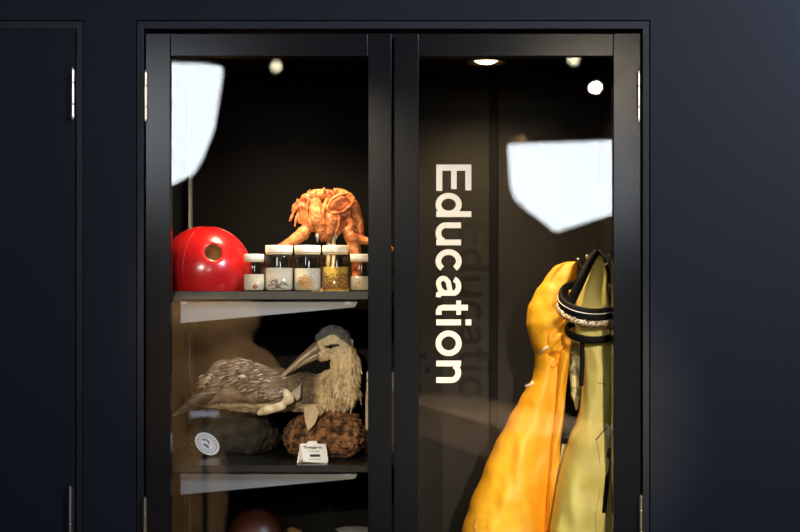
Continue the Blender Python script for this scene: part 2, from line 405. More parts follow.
bmesh.ops.delete(bm, geom=[f for f in bm.faces if len(f.verts) > 10], context='FACES_ONLY')
obj('bore', bm, M['hole'], fl, True)
for az in (-22, 33, -75, 88, 150, 210):
    a = math.radians(az); pts = []
    for i in range(25):
        th = math.radians(8+105*i/24); p = Vector((math.sin(th)*math.sin(a), -math.sin(th)*math.cos(a), math.cos(th)))*(rad+.0001)
        if p.angle(hd) < t0+.05: continue
        p += cz
        if p.z > .001: pts.append(p)
    bm = bmesh.new(); tube(bm, pts, .0007, 6); obj('seam', bm, M['red'], fl, True)

# jars
def jar(pxl, pxr, pyt, pyb, Y, liq_py, liqm, label, spec):
    pc = P((pxl+pxr)/2, pyb, Y); r = (pxr-pxl)/2*(3+Y)/F; H = (pyb-pyt)*(3+Y)/F; z0 = ZS1
    t = empty('specimen_jar', label, 'jar', (pc.x, Y, z0), 'specimen jars on the top shelf')
    lh = .015 if r > .025 else .012
    bm = bmesh.new(); zt_ = H-lh*.9
    lathe(bm, [(r*.86, .0004), (r*.97, .003), (r, .008), (r, zt_-.012), (r*.97, zt_-.007), (r*.88, zt_-.004), (r*.88, zt_)], n=40)
    bmesh.ops.delete(bm, geom=[f for f in bm.faces if len(f.verts) > 10 and f.calc_center_median().z > .01], context='FACES_ONLY')
    obj('glass', bm, M['jar'], t, True)
    bm = bmesh.new(); lathe(bm, [(r*.90, H-lh), (r*.95, H-lh), (r*.96, H-lh+.001), (r*.96, H-.0015), (r*.93, H), (0, H)], n=48)
    obj('lid', bm, M['lid'], t, True)
    bm = bmesh.new()
    lathe(bm, [(r*.885, H-lh-.0035), (r*.93, H-lh-.003), (r*.93, H-lh-.0012), (r*.885, H-lh-.0008)], n=40); obj('neck_ring', bm, M['peg'], t, True)
    hl = (pyb-liq_py)*(3+Y)/F
    bm = bmesh.new(); lathe(bm, [(0, .0025), (r*.86, .0025), (r*.94, .006), (r*.955, .009), (r*.955, hl), (0, hl)], n=40)
    obj('liquid', bm, liqm, t, True)
    spec(t, r, hl)
    return t
def fy(x, r, k=.955): return -math.sqrt(max(1e-8, (k*r)**2-x*x))
def limpet(t, r, h):
    bm = bmesh.new(); x = r*.22; ball(bm, (x, fy(x, r), .010), (.0062, .0016, .0052), 16); ball(bm, (x, fy(x, r)-.0006, .011), (.003, .0014, .0025), 12)
    obj('specimen', bm, M['spec_brown'], t, True)
def crab(t, r, h):
    bm = bmesh.new(); ball(bm, (0, fy(0, r), .010), (.0055, .0018, .0040), 14)
    for dx, dz in ((-.016, .013), (-.021, .003), (-.012, -.005), (.017, .009), (.022, .004), (.013, -.005), (-.005, .015)):
        q = smoothpts([(0, 0, .010), (dx*.5, 0, .011+dz*.9), (dx, 0, max(.004, .009+dz*.6))])
        tube(bm, [(p.x, fy(p.x, r, .96), p.z) for p in q], .0010, 6)
    obj('specimen', bm, M['spec_dark'], t, True)
def octopus(t, r, h):
    bm = bmesh.new(); ball(bm, (-.002, fy(0, r), .022), (.0075, .0018, .0065), 14)
    for k in range(8):
        a = k/8*2*PI; pts = []
        for i in range(28):
            q = i/27; rr = .005+.014*q; aa = a+1.9*q
            x = -.002+rr*math.cos(aa); pts.append((x, fy(x, r, .96), max(.005, .018+rr*.85*math.sin(aa))))
        tube(bm, pts, [.0023*(1-.6*i/27) for i in range(28)], 8)
    obj('specimen', bm, M['spec_tan'], t, True)
def grains(t, r, h):
    bm = bmesh.new(); rnd = random.Random(3)
    for k in range(260):
        a = PI+rnd.random()*PI; z = .006+rnd.random()**1.4*h*.62
        M4 = Matrix.Translation((.955*r*math.cos(a), .955*r*math.sin(a), z)) @ Matrix.Rotation(a, 4, 'Z') @ Matrix.Rotation(rnd.random()*6, 4, 'X') @ Matrix.Diagonal((.0012, .0030, .0012, 1))
        bmesh.ops.create_icosphere(bm, subdivisions=1, radius=1, matrix=M4)
    o = obj('specimen', bm, M['spec_brown'], t, True); o['kind'] = 'stuff'
def squid(t, r, h):
    bm = bmesh.new()
    for k in range(9):
        a = k*.7; x = .003*math.cos(a)*k*.35-.002; ball(bm, (x, fy(x, r), .006+.0022*k), (.0045-.0003*k, .0016, .003), 10)
    obj('specimen', bm, M['spec_pale'], t, True)
jar(243.4, 264.6, 253.8, 290.8, .085, 273.8, M['liq'], 'small cream-lidded jar with a brown limpet-like lump, beside the red float', limpet)
jar(264.8, 293.4, 245, 290.8, .10, 267.5, M['liq'], 'large cream-lidded jar of cloudy liquid with a spindly dark creature', crab)
jar(293.9, 321.4, 245, 290.8, .10, 268, M['liq'], 'large cream-lidded jar holding a curled tan many-armed creature', octopus)
jar(321.9, 349.2, 245, 290.8, .10, 266.5, M['liqy'], 'large cream-lidded jar of yellow liquid half full of brown grains', grains)
jar(349.8, 371.5, 253.8, 290.8, .085, 276, M['liq'], 'small cream-lidded jar partly cut off by the middle door post', squid)

# orange bone
Yb = .25; S = (3+Yb)/F
bn = empty('mounted_bone', 'orange-brown bony skull specimen with ragged crown, mounted on pale pegs behind the jars', 'specimen', (P(325, 0, Yb).x, Yb, ZS1))
o0 = Vector(bn.location)
def B(px, py, dy=0): return P(px, py, Yb)-o0+Vector((0, dy, 0))
bm = bmesh.new()
chain(bm, [B(315, 203), B(317, 220, -.012), B(323, 237, -.010)], [7*S, 8*S, 4.5*S])
chain(bm, smoothpts([B(327, 200, -.014), B(324, 214, -.024), B(325, 230, -.022)], 3), [1.8*S]*7)
chain(bm, smoothpts([B(336, 212, -.018), B(340, 220, -.022), B(337, 232, -.020)], 3), [1.6*S]*7)
chain(bm, smoothpts([B(309, 200, -.010), B(307, 214, -.018), B(312, 228, -.018)], 3), [1.6*S]*7)
chain(bm, [B(329, 206), B(332, 222, -.016), B(328, 238, -.010)], [7*S, 7*S, 4.5*S])
chain(bm, [B(340, 222), B(337, 233, -.008)], [7*S, 4*S])
chain(bm, [B(303, 208), B(308, 225), B(313, 228, -.006)], [7*S, 6*S, 4*S])
chain(bm, [B(305, 199), B(315, 195), B(330, 194, .005)], [5*S, 6*S, 5*S])
rnd = random.Random(5)
for px, py in ((297, 201), (302, 196), (307, 193), (312, 191), (318, 193), (323, 190), (329, 193), (334, 190), (338, 192), (309, 199), (304, 204)):
    chain(bm, [B(px+1, py+8), B(px+rnd.uniform(-2, 2), py-1.5, rnd.uniform(-.012, .002))], [2.4*S, .9*S])
# left fringe
for (a, b) in (((306, 199), (290, 221)), ((305, 203), (295, 226)), ((304, 208), (299.5, 223)), ((308, 210), (304, 224)), ((302, 200), (292, 211))):
    chain(bm, smoothpts([B(*a), B((a[0]+b[0])/2-2, (a[1]+b[1])/2-1, -.004), B(*b, -.002)], 3), [2.2*S, 1.9*S, 1.6*S, 1.5*S, 1.4*S, 1.2*S, 1.0*S])
# right arch
pts = smoothpts([B(337, 192), B(348, 196, .004), B(356, 208, .006), B(360, 224, .006), B(360, 238, .006)], 4)
chain(bm, pts, [4*S]*len(pts))
pts = smoothpts([B(345, 205, .002), B(353, 217, .004), B(356, 236, .004)], 4); chain(bm, pts, [4*S]*len(pts))
# socket ring
ring = [B(341+12.5*math.cos(a)+2*math.sin(a), 204-9.5*math.sin(a)-3*math.cos(a), -.020+.004*math.cos(a)) for a in [2*PI*i/22 for i in range(23)]]
chain(bm, ring, [1.6*S]*23, .5)
chain(bm, [B(348, 212, -.008), B(352, 226, -.006), B(347, 232, -.006)], [3.5*S, 4*S, 4*S])
chain(bm, [B(341, 216, -.010), B(349, 214, -.012)], [3*S, 2.5*S])
# feet
chain(bm, [B(310, 226), B(303, 234, -.004), B(294, 241, -.006), B(282, 247, -.006)], [4.5*S, 7*S, 6*S, 4*S])
chain(bm, [B(347, 230), B(352, 238, -.006), B(368, 241, -.002), B(392, 250, .004)], [5*S, 6*S, 3.6*S, 3.2*S])
chain(bm, [B(347, 232), B(354, 246), B(357, 262), B(357, 284)], [5*S, 6.5*S, 6*S, 5*S])
bake('skull', bm, M['bone'], bn, voxel=.0010, smooth_it=1, disp=[(90, .0016), (230, .0009)])
bm = bmesh.new(); ball(bm, B(341, 204, -.010), (10*S, .006, 7.5*S), 20); obj('socket', bm, M['socket'], bn, True)
for q in (B(318, 236, -.016), B(336.5, 233, -.012)):
    bm = bmesh.new(); lathe(bm, [(.0012, -.014), (.0045, .0), (.003, .006)], q, 12); obj('tooth', bm, M['tooth'], bn, True)
for px in (328.5, 333.5):
    q = B(px, 236); bm = bmesh.new(); lathe(bm, [(1.9*S, .0), (1.9*S, q.z)], (q.x, q.y, 0), 14); obj('peg', bm, M['peg'], bn, True)
q = B(331, 0); boxobj('stand_foot', (q.x-.04, -.03, 0), (q.x+.04, .03, .008), M['peg'], bn, .001)

# ---------------------------------------------------------------- bird shelf
def mound(name, label, cx, cy, rx, ry, Y, ydep, m, disp):
    c = P(cx, cy, Y); s = (3+Y)/F
    t = empty(name, label, 'mound', (c.x, Y, ZS2))
    bm = bmesh.new(); zc = c.z-ZS2
    ball(bm, (0, 0, zc), (rx*s, ydep, ry*s), 32)
    ball(bm, (rx*s*.45, 0, zc*.9), (rx*s*.55, ydep*.95, ry*s*.95), 24); ball(bm, (-rx*s*.4, 0, zc*.9), (rx*s*.6, ydep*.95, ry*s*.93), 24)
    ball(bm, (0, 0, .02), (rx*s*.8, ydep*.9, .022), 24)
    o = bake('tmp', bm, m, None, voxel=.0028, smooth_it=2, disp=disp)
    for v in o.data.vertices:
        if v.co.z < .0006: v.co.z = .0006
    o.name = name; o.data.name = name
    bpy.data.objects.remove(t)
    o.name = name; o.location = (c.x, Y, ZS2); return tag(o, label, 'mound')
DISP = [(22, .010), (90, .006), (240, .005)]
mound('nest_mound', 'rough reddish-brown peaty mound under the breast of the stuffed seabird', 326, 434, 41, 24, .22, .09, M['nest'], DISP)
mound('nest_mound', 'dark olive-brown mound under the wing of the stuffed seabird', 232, 434, 47, 24, .33, .085, M['rock'], [(20, .01), (60, .005)])

Yd = .22; SB = (3+Yd)/F
bird = empty('stuffed_seabird', 'stuffed seabird with cream breast, dark crown and long grey bill, resting on the mounds', 'bird', (P(320, 0, Yd).x, Yd, P(0, 412, Yd).z))
b0 = Vector(bird.location)
def G(px, py, dy=0): return P(px, py, Yd)-b0+Vector((0, dy, 0))
bm = bmesh.new()
ball(bm, G(336, 390), (24*SB, .050, 22*SB), 32)                     # breast
ball(bm, G(322, 400), (22*SB, .045, 13*SB), 24)
chain(bm, [G(345, 382), G(347, 365), G(341, 348)], [17*SB, 15*SB, 14*SB])
ball(bm, G(333, 341), (18*SB, .034, 15.5*SB), 28)                   # head
ball(bm, G(322, 352, -.008), (10*SB, .020, 9*SB), 20)
ball(bm, G(262, 391, .02), (60*SB, .060, 23*SB), 40)                # back and belly
ball(bm, G(300, 392, .015), (32*SB, .055, 20*SB), 30)
chain(bm, [G(225, 392, .02), G(203, 398, .02), G(188, 402, .02)], [18*SB, 10*SB, 4*SB])
body = bake('body', bm, None, bird, voxel=.0024, smooth_it=5, disp=[(45, .004), (110, .0035), (240, .0015)])
me = body.data; ca = me.color_attributes.new('plumage', 'FLOAT_COLOR', 'POINT')
lerp = lambda a, b, t: tuple(a[i]*(1-t)+b[i]*t for i in range(3))
for i, v in enumerate(me.vertices):
    wv = v.co+b0; s = F/(3+wv.y); px = 400+wv.x*s; py = 300-(wv.z-EYE)*s
    n1 = noise.noise(v.co*55)*.5+.5; n2 = noise.noise(v.co*140)*.5+.5
    col = lerp((.62, .44, .20), (.88, .72, .44), n1)                 # cream
    if px < 320 and 362 < py < 404: col = lerp(col, lerp((.07, .055, .04), (.17, .125, .08), n1), min(1, (320-px)/8+.3*n2))
    if px < 300: col = lerp((.09, .065, .045), (.20, .14, .09), n1)
    if px < 300 and py > 400+6*n2: col = lerp((.55, .42, .24), (.75, .62, .38), n1)
    fm = max(0, min(1, (360-py)/10+.4*(n1-.5)))*max(0, min(1, (354-px)/9+.4*(n2-.5))); col = lerp(col, lerp((.52, .42, .25), (.74, .62, .40), n2), fm)     # face
    capl = 341-.05*(px-330)**2*.35+3*math.sin((px-310)/9)
    cl = 335+(0 if px > 330 else (330-px)*.5) + (0 if px < 335 else (px-335)*.75)
    if py < cl and px < 352: col = lerp((.075, .078, .078), (.13, .13, .125), n2)
    if 325 < px < 340 and abs(py-(347-(px-325)*.15)) < 1.9-.12*abs(px-332): col = (.04, .03, .02)
    if py > 376 and abs(noise.noise(Vector((v.co.x*70, 0, v.co.z*110)))) < .07: col = lerp(col, (.36, .22, .08), .5)
    ca.data[i].color = (*col, 1)
mp = mat('plumage', (.5, .5, .5), .8, bump=(170, .8, .004)); nt = mp.node_tree
an = nt.nodes.new('ShaderNodeVertexColor'); an.layer_name = 'plumage'; nt.links.new(an.outputs[0], nt.nodes['Principled BSDF'].inputs['Base Color'])
me.materials.append(mp)
# bill
bm = bmesh.new()
up = smoothpts([G(319, 347, -.022), G(307, 355, -.028), G(293, 367, -.032), G(284.5, 374.5, -.033), G(282.5, 378, -.032)], 5)
tube(bm, up, [max(.0016, (5.2-4.2*(i/20)**.8)*SB) for i in range(21)], 12)
lo = smoothpts([G(319, 354, -.020), G(304, 362, -.026), G(287, 374, -.030)], 5)
tube(bm, lo, [max(.0010, (4.6-4.0*i/10)*SB) for i in range(11)], 12)
obj('bill', bm, M['bill'], bird, True)
bm = bmesh.new(); tube(bm, smoothpts([G(316, 342, -.030), G(305, 352, -.034), G(292, 364, -.032)], 4), [.0016, .0020, .0021, .002, .0019, .0017, .0015, .0012, .0010], 8); obj('nostril_tube', bm, M['spec_dark'], bird, True)
bm = bmesh.new(); ball(bm, G(331, 346.5, -.0325), (.0042, .003, .0036), 16); obj('eye', bm, M['eye'], bird, True)
# breast feather tufts
def feather(bm, p, dirv, nrm, L, W, cup=.15, tk=.35):
    dirv = dirv.normalized(); nrm = nrm.normalized(); s = dirv.cross(nrm).normalized(); n = 6; rows = []
    for i in range(n+1):
        t = i/n; wd = W*math.sin(PI*min(1, .18+.82*t))**.7*(1 if t < .99 else .3)
        c_ = p+dirv*L*t+nrm*L*cup*math.sin(PI*t)*.6
        rows.append([bm.verts.new(c_-s*wd), bm.verts.new(c_+nrm*W*tk), bm.verts.new(c_+s*wd), bm.verts.new(c_-nrm*W*.15)])
    for a, b in zip(rows, rows[1:]):
        for k in range(4): bm.faces.new((a[k], a[(k+1) % 4], b[(k+1) % 4], b[k]))
    bm.faces.new(rows[0]); bm.faces.new(rows[-1][::-1])
bv = BVHTree.FromPolygons([v.co.copy() for v in me.vertices], [tuple(p.vertices) for p in me.polygons])
camv = Vector((0, -D0, EYE))
def hit(bvh, origin, px, py):
    d = (P(px, py, .2)-camv).normalized(); r = bvh.ray_cast(camv-origin, d)
    return (r[0], r[1]) if r[0] is not None else (None, None)
rnd = random.Random(11)
bm = bmesh.new()
for k in range(230):
    px, py = rnd.uniform(322, 363), rnd.uniform(364, 410)
    if px < 330 and py < 372: continue
    p, n = hit(bv, b0, px, py)
    if p is None: continue
    d = Vector((rnd.uniform(-.3, .3), -.1, -1)); d = d-n*d.dot(n)
    feather(bm, p-n*.0002, d, n, rnd.uniform(.012, .026), rnd.uniform(.0018, .0034), .05, .45)
mt = mat('cream feather', (.8, .62, .34), .8, noise_col=(60, (.55, .38, .17), (.88, .73, .46)))
obj('breast_feathers', bm, mt, bird, True)
# wing
wing = None
bm = bmesh.new()
wv = [(205, 392), (222, 372), (238, 366), (262, 372), (283, 386), (290, 394), (284, 402), (262, 404), (235, 402), (212, 400)]
ball(bm, G(246, 383, -.022), (44*SB, .026, 20*SB), 32); ball(bm, G(236, 374, -.014), (26*SB, .024, 15*SB), 24); chain(bm, [G(280, 390, -.034), G(250, 388, -.034), G(214, 394, -.022), G(192, 404, -.01)], [11*SB, 14*SB, 8*SB, 3*SB])
wing = bake('wing', bm, M['feather'], bird, voxel=.0025, smooth_it=6, disp=[(70, .003)])
bw = BVHTree.FromPolygons([v.co.copy() for v in wing.data.vertices], [tuple(p.vertices) for p in wing.data.polygons])
for nm, mm, cnt, sd in (('covert_feathers', M['feather'], 260, 1), ('pale_feathers', M['featheredge'], 60, 2)):
    rnd = random.Random(sd); bm = bmesh.new()
    for k in range(cnt):
        px = rnd.uniform(203, 286); 
        top = 360+abs(px-236)*.36; py = rnd.uniform(top-4, top+(24 if sd == 1 else 15))
        p, n = hit(bw, b0, px, py)
        if p is None: continue
        d = Vector((-1, -.1, -.35+rnd.uniform(-.25, .25))); d = d-n*d.dot(n)
        L = rnd.uniform(.016, .026) if sd == 1 else rnd.uniform(.010, .018)
        feather(bm, p+n*(.001 if sd == 1 else .0032), d, n, L, rnd.uniform(.004, .0055) if sd == 1 else rnd.uniform(.0012, .0024))
    obj(nm, bm, mm, wing, True)
# long primaries to the tail
bm = bmesh.new(); rnd = random.Random(4)
for k in range(9): feather(bm, G(232-3*k, 388+1.6*k, -.040+.002*k), Vector((-1, 0, -.18-.03*k)), Vector((0, -1, .2)), .085, .006, .04)
obj('flight_feathers', bm, M['feather'], wing, True)
# webbed foot, folded flap over the mound
def web(pts, m, th=.0035, nm='foot'):
    bm = bmesh.new(); prism(bm, [G(*p) for p in pts], Vector((0, th, 0))); return obj(nm, bm, m, bird, False, bevel=.001)
web([(306, 404, -.088), (317, 401, -.092), (322, 409, -.095), (317, 421, -.100), (311, 427, -.102), (308, 418, -.098)], M['web'])
web([(318, 403, -.080), (327, 408, -.084), (322, 413, -.09)], M['bill'], nm='foot_web')
bm = bmesh.new()
chain(bm, [G(288, 391, -.058), G(291, 397, -.062), G(286, 401, -.062)], [4*SB, 5.5*SB, 3.5*SB]); chain(bm, [G(284, 404, -.06), G(268, 408, -.064), G(262, 411, -.064)], [4.5*SB, 5*SB, 2.5*SB])
bake('belly_tuft', bm, mt, bird, voxel=.0018, smooth_it=3)
web([(293, 391, -.060), (303, 382, -.055), (302, 396, -.058), (299, 399, -.058)], M['bill'], nm='tail_tip')

# pale box behind the bird, glimpsed beside the door post
tag(boxobj('cardboard_box', (P(365.5, 0, .3).x, .28, ZS2+.0005), (.015, .42, P(0, 392, .3).z), M['box'], bevel=.002), 'pale box behind the seabird, seen as a sliver beside the middle door post', 'box')
tag(boxobj('book', (P(366.5, 0, .3).x, .30, P(0, 391.8, .3).z), (.012, .40, P(0, 372, .3).z), M['card'], bevel=.002), 'pale bundle lying on the box behind the seabird', 'book')

# tent card
Yc_ = .085; tc = P(313, 461, Yc_)
card = empty('tent_card', 'small folded cream label card with black print, standing in front of the brown mound', 'card', (tc.x, Yc_, ZS2))
cs = (3+Yc_)/F
def C(px, py, dy=0): return Vector(((px-313)*cs, dy, (461.8-py)*cs))
bm = bmesh.new(); prism(bm, [C(299.5, 443, .022), C(325.5, 443, .018), C(328.3, 459.3, -.001), C(303, 460, .002)], Vector((0, .0008, 0))); obj('front', bm, M['card'], card)
bm = bmesh.new(); prism(bm, [C(299.5, 443, .0225), C(325.5, 443, .0185), C(324, 459.5, .045), C(296.6, 461.6, .012)], Vector((0, .0008, 0))); obj('back', bm, M['card'], card)
bm = bmesh.new(); prism(bm, [C(305.5, 443.2, .0215), C(308, 440.4, .022), C(315.5, 440.2, .021), C(317.5, 443.2, .0197)], Vector((0, .0008, 0))); obj('tab', bm, M['card'], card)
bm = bmesh.new(); prism(bm, [C(303, 460, .0023), C(328.3, 459.3, -.0007), C(327.3, 461.7, -.0003), C(297, 461.7, .012)], Vector((0, .0008, 0))); obj('lip', bm, M['card'], card)
def cf(u, v):   # u 0..1 across, v 0..1 down the card's front face
    a = C(299.5, 443, .022).lerp(C(325.5, 443, .018), u); b = C(303, 460, .002).lerp(C(328.3, 459.3, -.001), u)
    return a.lerp(b, v)+Vector((0, -.0006, .0001))
def text_mesh(s, size, off=.015):
    cu = bpy.data.curves.new('t', 'FONT'); cu.body = s; cu.size = size; cu.align_x = 'CENTER'; cu.offset = off*size
    o = bpy.data.objects.new('t', cu); COL.objects.link(o); dg = bpy.context.evaluated_depsgraph_get(); dg.update()
    m_ = bpy.data.meshes.new_from_object(o.evaluated_get(dg)); bpy.data.objects.remove(o); return m_
def print_line(s, cx, cy, hgt, wid, m, nm, off=.015):
    m_ = text_mesh(s, 1.0, off); xs = [v.co.x for v in m_.vertices]; ys = [v.co.y for v in m_.vertices]
    sx = wid/(max(xs)-min(xs)); x0 = (max(xs)+min(xs))/2
    for v in m_.vertices: v.co = cf(cx+(v.co.x-x0)*sx, cy-v.co.y*hgt)
    link(nm, m_, m, card)
print_line('Troppen', .46, .27, .19, .72, M['ink'], 'heading', .045)
print_line('Toroa', .47, .47, .15, .42, M['inkg'], 'print')
bm = bmesh.new(); prism(bm, [cf(.31, .61), cf(.71, .61), cf(.71, .75), cf(.31, .75)], Vector((0, -.0003, 0))); obj('bar', bm, M['ink'], card)
print_line('Diomedea', .49, .92, .11, .46, M['inkg'], 'print')

# round badge leaning on the dark mound
bc = P(207, 444.0, .215); bs = 3.215/F
badge = empty('round_badge', 'round white and grey badge with a ring of marks, propped before the dark mound', 'badge', bc)
ax = Vector((1, 0, -.85)).normalized(); ay0 = Vector((.85, 0, 1)).normalized(); ay = (ay0*.60+Vector((0, 1, 0))*.80).normalized(); an_ = ax.cross(ay).normalized()
if an_.y > 0: an_ = -an_
rb = 13.4*bs
def bp_(r, a, h=0): return ax*r*math.cos(a)+ay*r*math.sin(a)+an_*h
def disc(r0, r1, h, th, m, nm, a0=0, a1=2*PI, par=badge):
    bm = bmesh.new(); n = 48
    for i in range(n):
        p, q = a0+(a1-a0)*i/n, a0+(a1-a0)*(i+1)/n
        prism(bm, [bp_(r0, p, h), bp_(r1, p, h), bp_(r1, q, h), bp_(r0, q, h)] if r0 > 0 else [Vector(bp_(0, 0, h)), bp_(r1, p, h), bp_(r1, q, h)], an_*th)
    return obj(nm, bm, m, par)
disc(0, rb, 0, .0012, M['badge'], 'disc'); disc(rb*.56, rb*.60, .0012, .0002, M['badgei'], 'inner_ring')
bm = bmesh.new(); rnd = random.Random(2)
for k in range(22):     # ring of letter-like marks
    a = 2*PI*k/22
    for j in range(2):
        a1 = a+.05*j*2; r0 = rb*(.68+.03*rnd.random()); r1 = rb*(.84+.04*rnd.random())
        prism(bm, [bp_(r0, a1, .0012), bp_(r1, a1, .0012), bp_(r1, a1+.055, .0012), bp_(r0, a1+.055, .0012)], an_*.0002)
    r0 = rb*.75; prism(bm, [bp_(r0, a, .0012), bp_(r0+rb*.05, a, .0012), bp_(r0+rb*.05, a+.14, .0012), bp_(r0, a+.14, .0012)], an_*.0002)
obj('ring_marks', bm, M['badgei'], badge)
bm = bmesh.new()       # a curved figure in the middle
thick2 = [(rb*(.08+.34*i/14), .6+2.6*i/14) for i in range(15)]
for (ra, aa), (rc, ac) in zip(thick2, thick2[1:]):
    prism(bm, [bp_(ra-rb*.07, aa, .0012), bp_(ra+rb*.10, aa, .0012), bp_(rc+rb*.10, ac, .0012), bp_(max(.0001, rc-rb*.07), ac, .0012)], an_*.0002)
prism(bm, [bp_(rb*.10, 4.2, .0012), bp_(rb*.48, 4.0, .0012), bp_(rb*.50, 5.6, .0012), bp_(rb*.22, 5.9, .0012)], an_*.0002)
obj('emblem', bm, M['badgei'], badge)
# bottom compartment
bm = bmesh.new(); cc = P(256, 537, .25); ball(bm, (0, 0, cc.z-ZS3), (28*3.25/F, .06, 28*3.25/F), 32); lathe(bm, [(.02, .001), (.045, .004), (.03, .02), (.012, .05), (.012, cc.z-ZS3-.03)], n=24)
o = obj('brown_globe', bm, M['domeb'], None, True); o.location = (cc.x, .25, ZS3); tag(o, 'dark reddish-brown rounded top showing below the lower shelf', 'globe')
bm = bmesh.new(); cc = P(292, 536, .36); lathe(bm, [(.012, .001), (.02, .03), (.024, .1), (.026, cc.z-ZS3-.03), (.03, cc.z-ZS3), (.02, cc.z-ZS3+.014), (0, cc.z-ZS3+.02)], n=20)
o = obj('golden_vase', bm, M['gold'], None, True); o.location = (cc.x, .36, ZS3); tag(o, 'small golden-brown object just showing right of the dark rounded top', 'ornament')
bm = bmesh.new(); cc = P(355, 529.5, .2); H = cc.z-ZS3; lathe(bm, [(.025, .001), (.028, .01), (.012, .02), (.012, H-.03), (.034, H-.004), (.042, H), (.040, H+.001), (.02, H-.01), (0, H-.012)], n=32)
o = obj('footed_dish', bm, M['dish'], None, True); o.location = (cc.x, .2, ZS3); tag(o, 'grey-white curved rim at the bottom edge beside the middle door post', 'dish')

# ---------------------------------------------------------------- garments
def loft(rows, Yf, dep, N=96, stepz=3.0, folds=None, seed=0, wr=.004, e=.8):
    """rows: (py, pxl, pxr); Yf centre depth; dep(py) half depth; folds(u, py) -> extra forward shift"""
    import bisect
    ys = [r[0] for r in rows]
    out = []; py = ys[0]
    def itp(py):
        k = min(max(bisect.bisect_right(ys, py)-1, 0), len(rows)-2); t = (py-ys[k])/(ys[k+1]-ys[k]); t = t*t*(3-2*t)*.5+t*.5
        return [rows[k][j]*(1-t)+rows[k+1][j]*t for j in (1, 2)]
    bm = bmesh.new(); rings = []
    while py <= ys[-1]:
        l, r = itp(py); a = P(l, py, Yf); b = P(r, py, Yf); c_ = (a+b)/2; hx_ = (b.x-a.x)/2; hy = dep(py); ring = []
        for i in range(N):
            an = 2*PI*i/N; cx, sy = math.cos(an), math.sin(an)
            x = c_.x+hx_*math.copysign(abs(cx)**e, cx); y = Yf+hy*math.copysign(abs(sy)**e, sy)
            z = c_.z
            fr = max(0, 1-abs(cx)**3)
            f_ = folds(cx, py) if folds else 0
            nz = noise.noise(Vector((x*16+seed, y*6, z*7)))*wr*2+noise.noise(Vector((x*45+seed, y*20, z*22)))*wr
            y += (-1 if sy < 0 else 1)*(f_+nz)*fr
            x += noise.noise(Vector((seed, y*12, z*30)))*wr*.25
            ring.append(bm.verts.new((x, y, z)))
        rings.append(ring); py += stepz
    for a, b in zip(rings, rings[1:]):
        for i in range(N): bm.faces.new((a[i], a[(i+1) % N], b[(i+1) % N], b[i]))
    bm.faces.new(rings[0]); bm.faces.new(rings[-1][::-1])
    return bm
def bvh_of(o): return BVHTree.FromPolygons([v.co.copy() for v in o.data.vertices], [tuple(p.vertices) for p in o.data.polygons])
Z0 = Vector((0, 0, 0))
def surf(bvh, px, py, off=.0015, fallback=.1):
    p, n = hit(bvh, Z0, px, py)
    if p is None: return P(px, py, fallback)
    return p+(camv-p).normalized()*off
def ribbon(name, pts, wd, m, parent, th=.0012, wdir=None):   # band along pts, width in world metres
    pts = smoothpts(pts, 5); bm = bmesh.new(); rows = []
    for i, p in enumerate(pts):
        t = (pts[min(i+1, len(pts)-1)]-pts[max(i-1, 0)]).normalized(); v = (p-camv).normalized(); s = t.cross(v).normalized()
        if wdir is not None: s = wdir
        w_ = wd if not isinstance(wd, list) else wd[0]+(wd[1]-wd[0])*i/(len(pts)-1)
        rows.append([bm.verts.new(p-s*w_/2), bm.verts.new(p+s*w_/2), bm.verts.new(p+s*w_/2+v*th), bm.verts.new(p-s*w_/2+v*th)])
    for a, b in zip(rows, rows[1:]):
        for k in range(4): bm.faces.new((a[k], a[(k+1) % 4], b[(k+1) % 4], b[k]))
    bm.faces.new(rows[0]); bm.faces.new(rows[-1][::-1])
    return obj(name, bm, m, parent, True)

coat = empty('orange_coat', 'bright orange oilskin coat flaring to yellow-orange hem, hanging left of the yellow overalls', 'coat', (0, 0, 0))
YF = .27
rows = [(262, 566, 577), (264, 558, 577), (268, 553, 577), (278, 545, 576.5), (292, 535, 576), (308, 528, 574), (325, 526.5, 573), (342, 531, 571), (353, 535, 567), (366, 535, 565), (378, 533, 564), (388, 527, 564), (400, 520, 563), (420, 508, 562), (445, 495, 559), (470, 484, 556), (505, 470, 552), (532, 462, 549), (600, 442, 543), (660, 430, 538)]
dp_ = lambda py: .035+.045*min(1, max(0, (py-262)/60)) if py < 350 else (.055+.05*min(1, (py-350)/250))
def fo(u, py):
    a = .0
    if py > 370: a += .006*math.sin(u*4.0+py*.006)*min(1, (py-370)/80)+.0025*math.sin(u*9+1.3+py*.017)*min(1, (py-370)/60)
    if 300 < py < 372: a += .010*math.exp(-((u-.25)/.35)**2)*math.exp(-((py-335)/22)**2)+.004*math.sin(py*.32+u*5)*math.exp(-((u-.3)/.4)**2)
    if py < 330: a += .006*math.sin(u*4.5+(py-262)*.035)
    if 350 < py < 372: a -= .004
    return a
cb = obj('body', loft(rows, YF, dp_, folds=fo, seed=3, wr=.006), M['coat'], coat, True)
bc_ = bvh_of(cb)
# sleeve at the right
rows = [(290, 566, 576), (310, 562, 575), (345, 559, 571), (400, 555, 565), (450, 550, 560), (500, 546, 556), (560, 541, 553), (600, 537, 549)]
obj('sleeve', loft(rows, YF-.055, lambda py: .028, 48, folds=lambda u, py: .003*math.sin(py*.09+u*3), seed=9, wr=.003), M['coat'], coat, True)
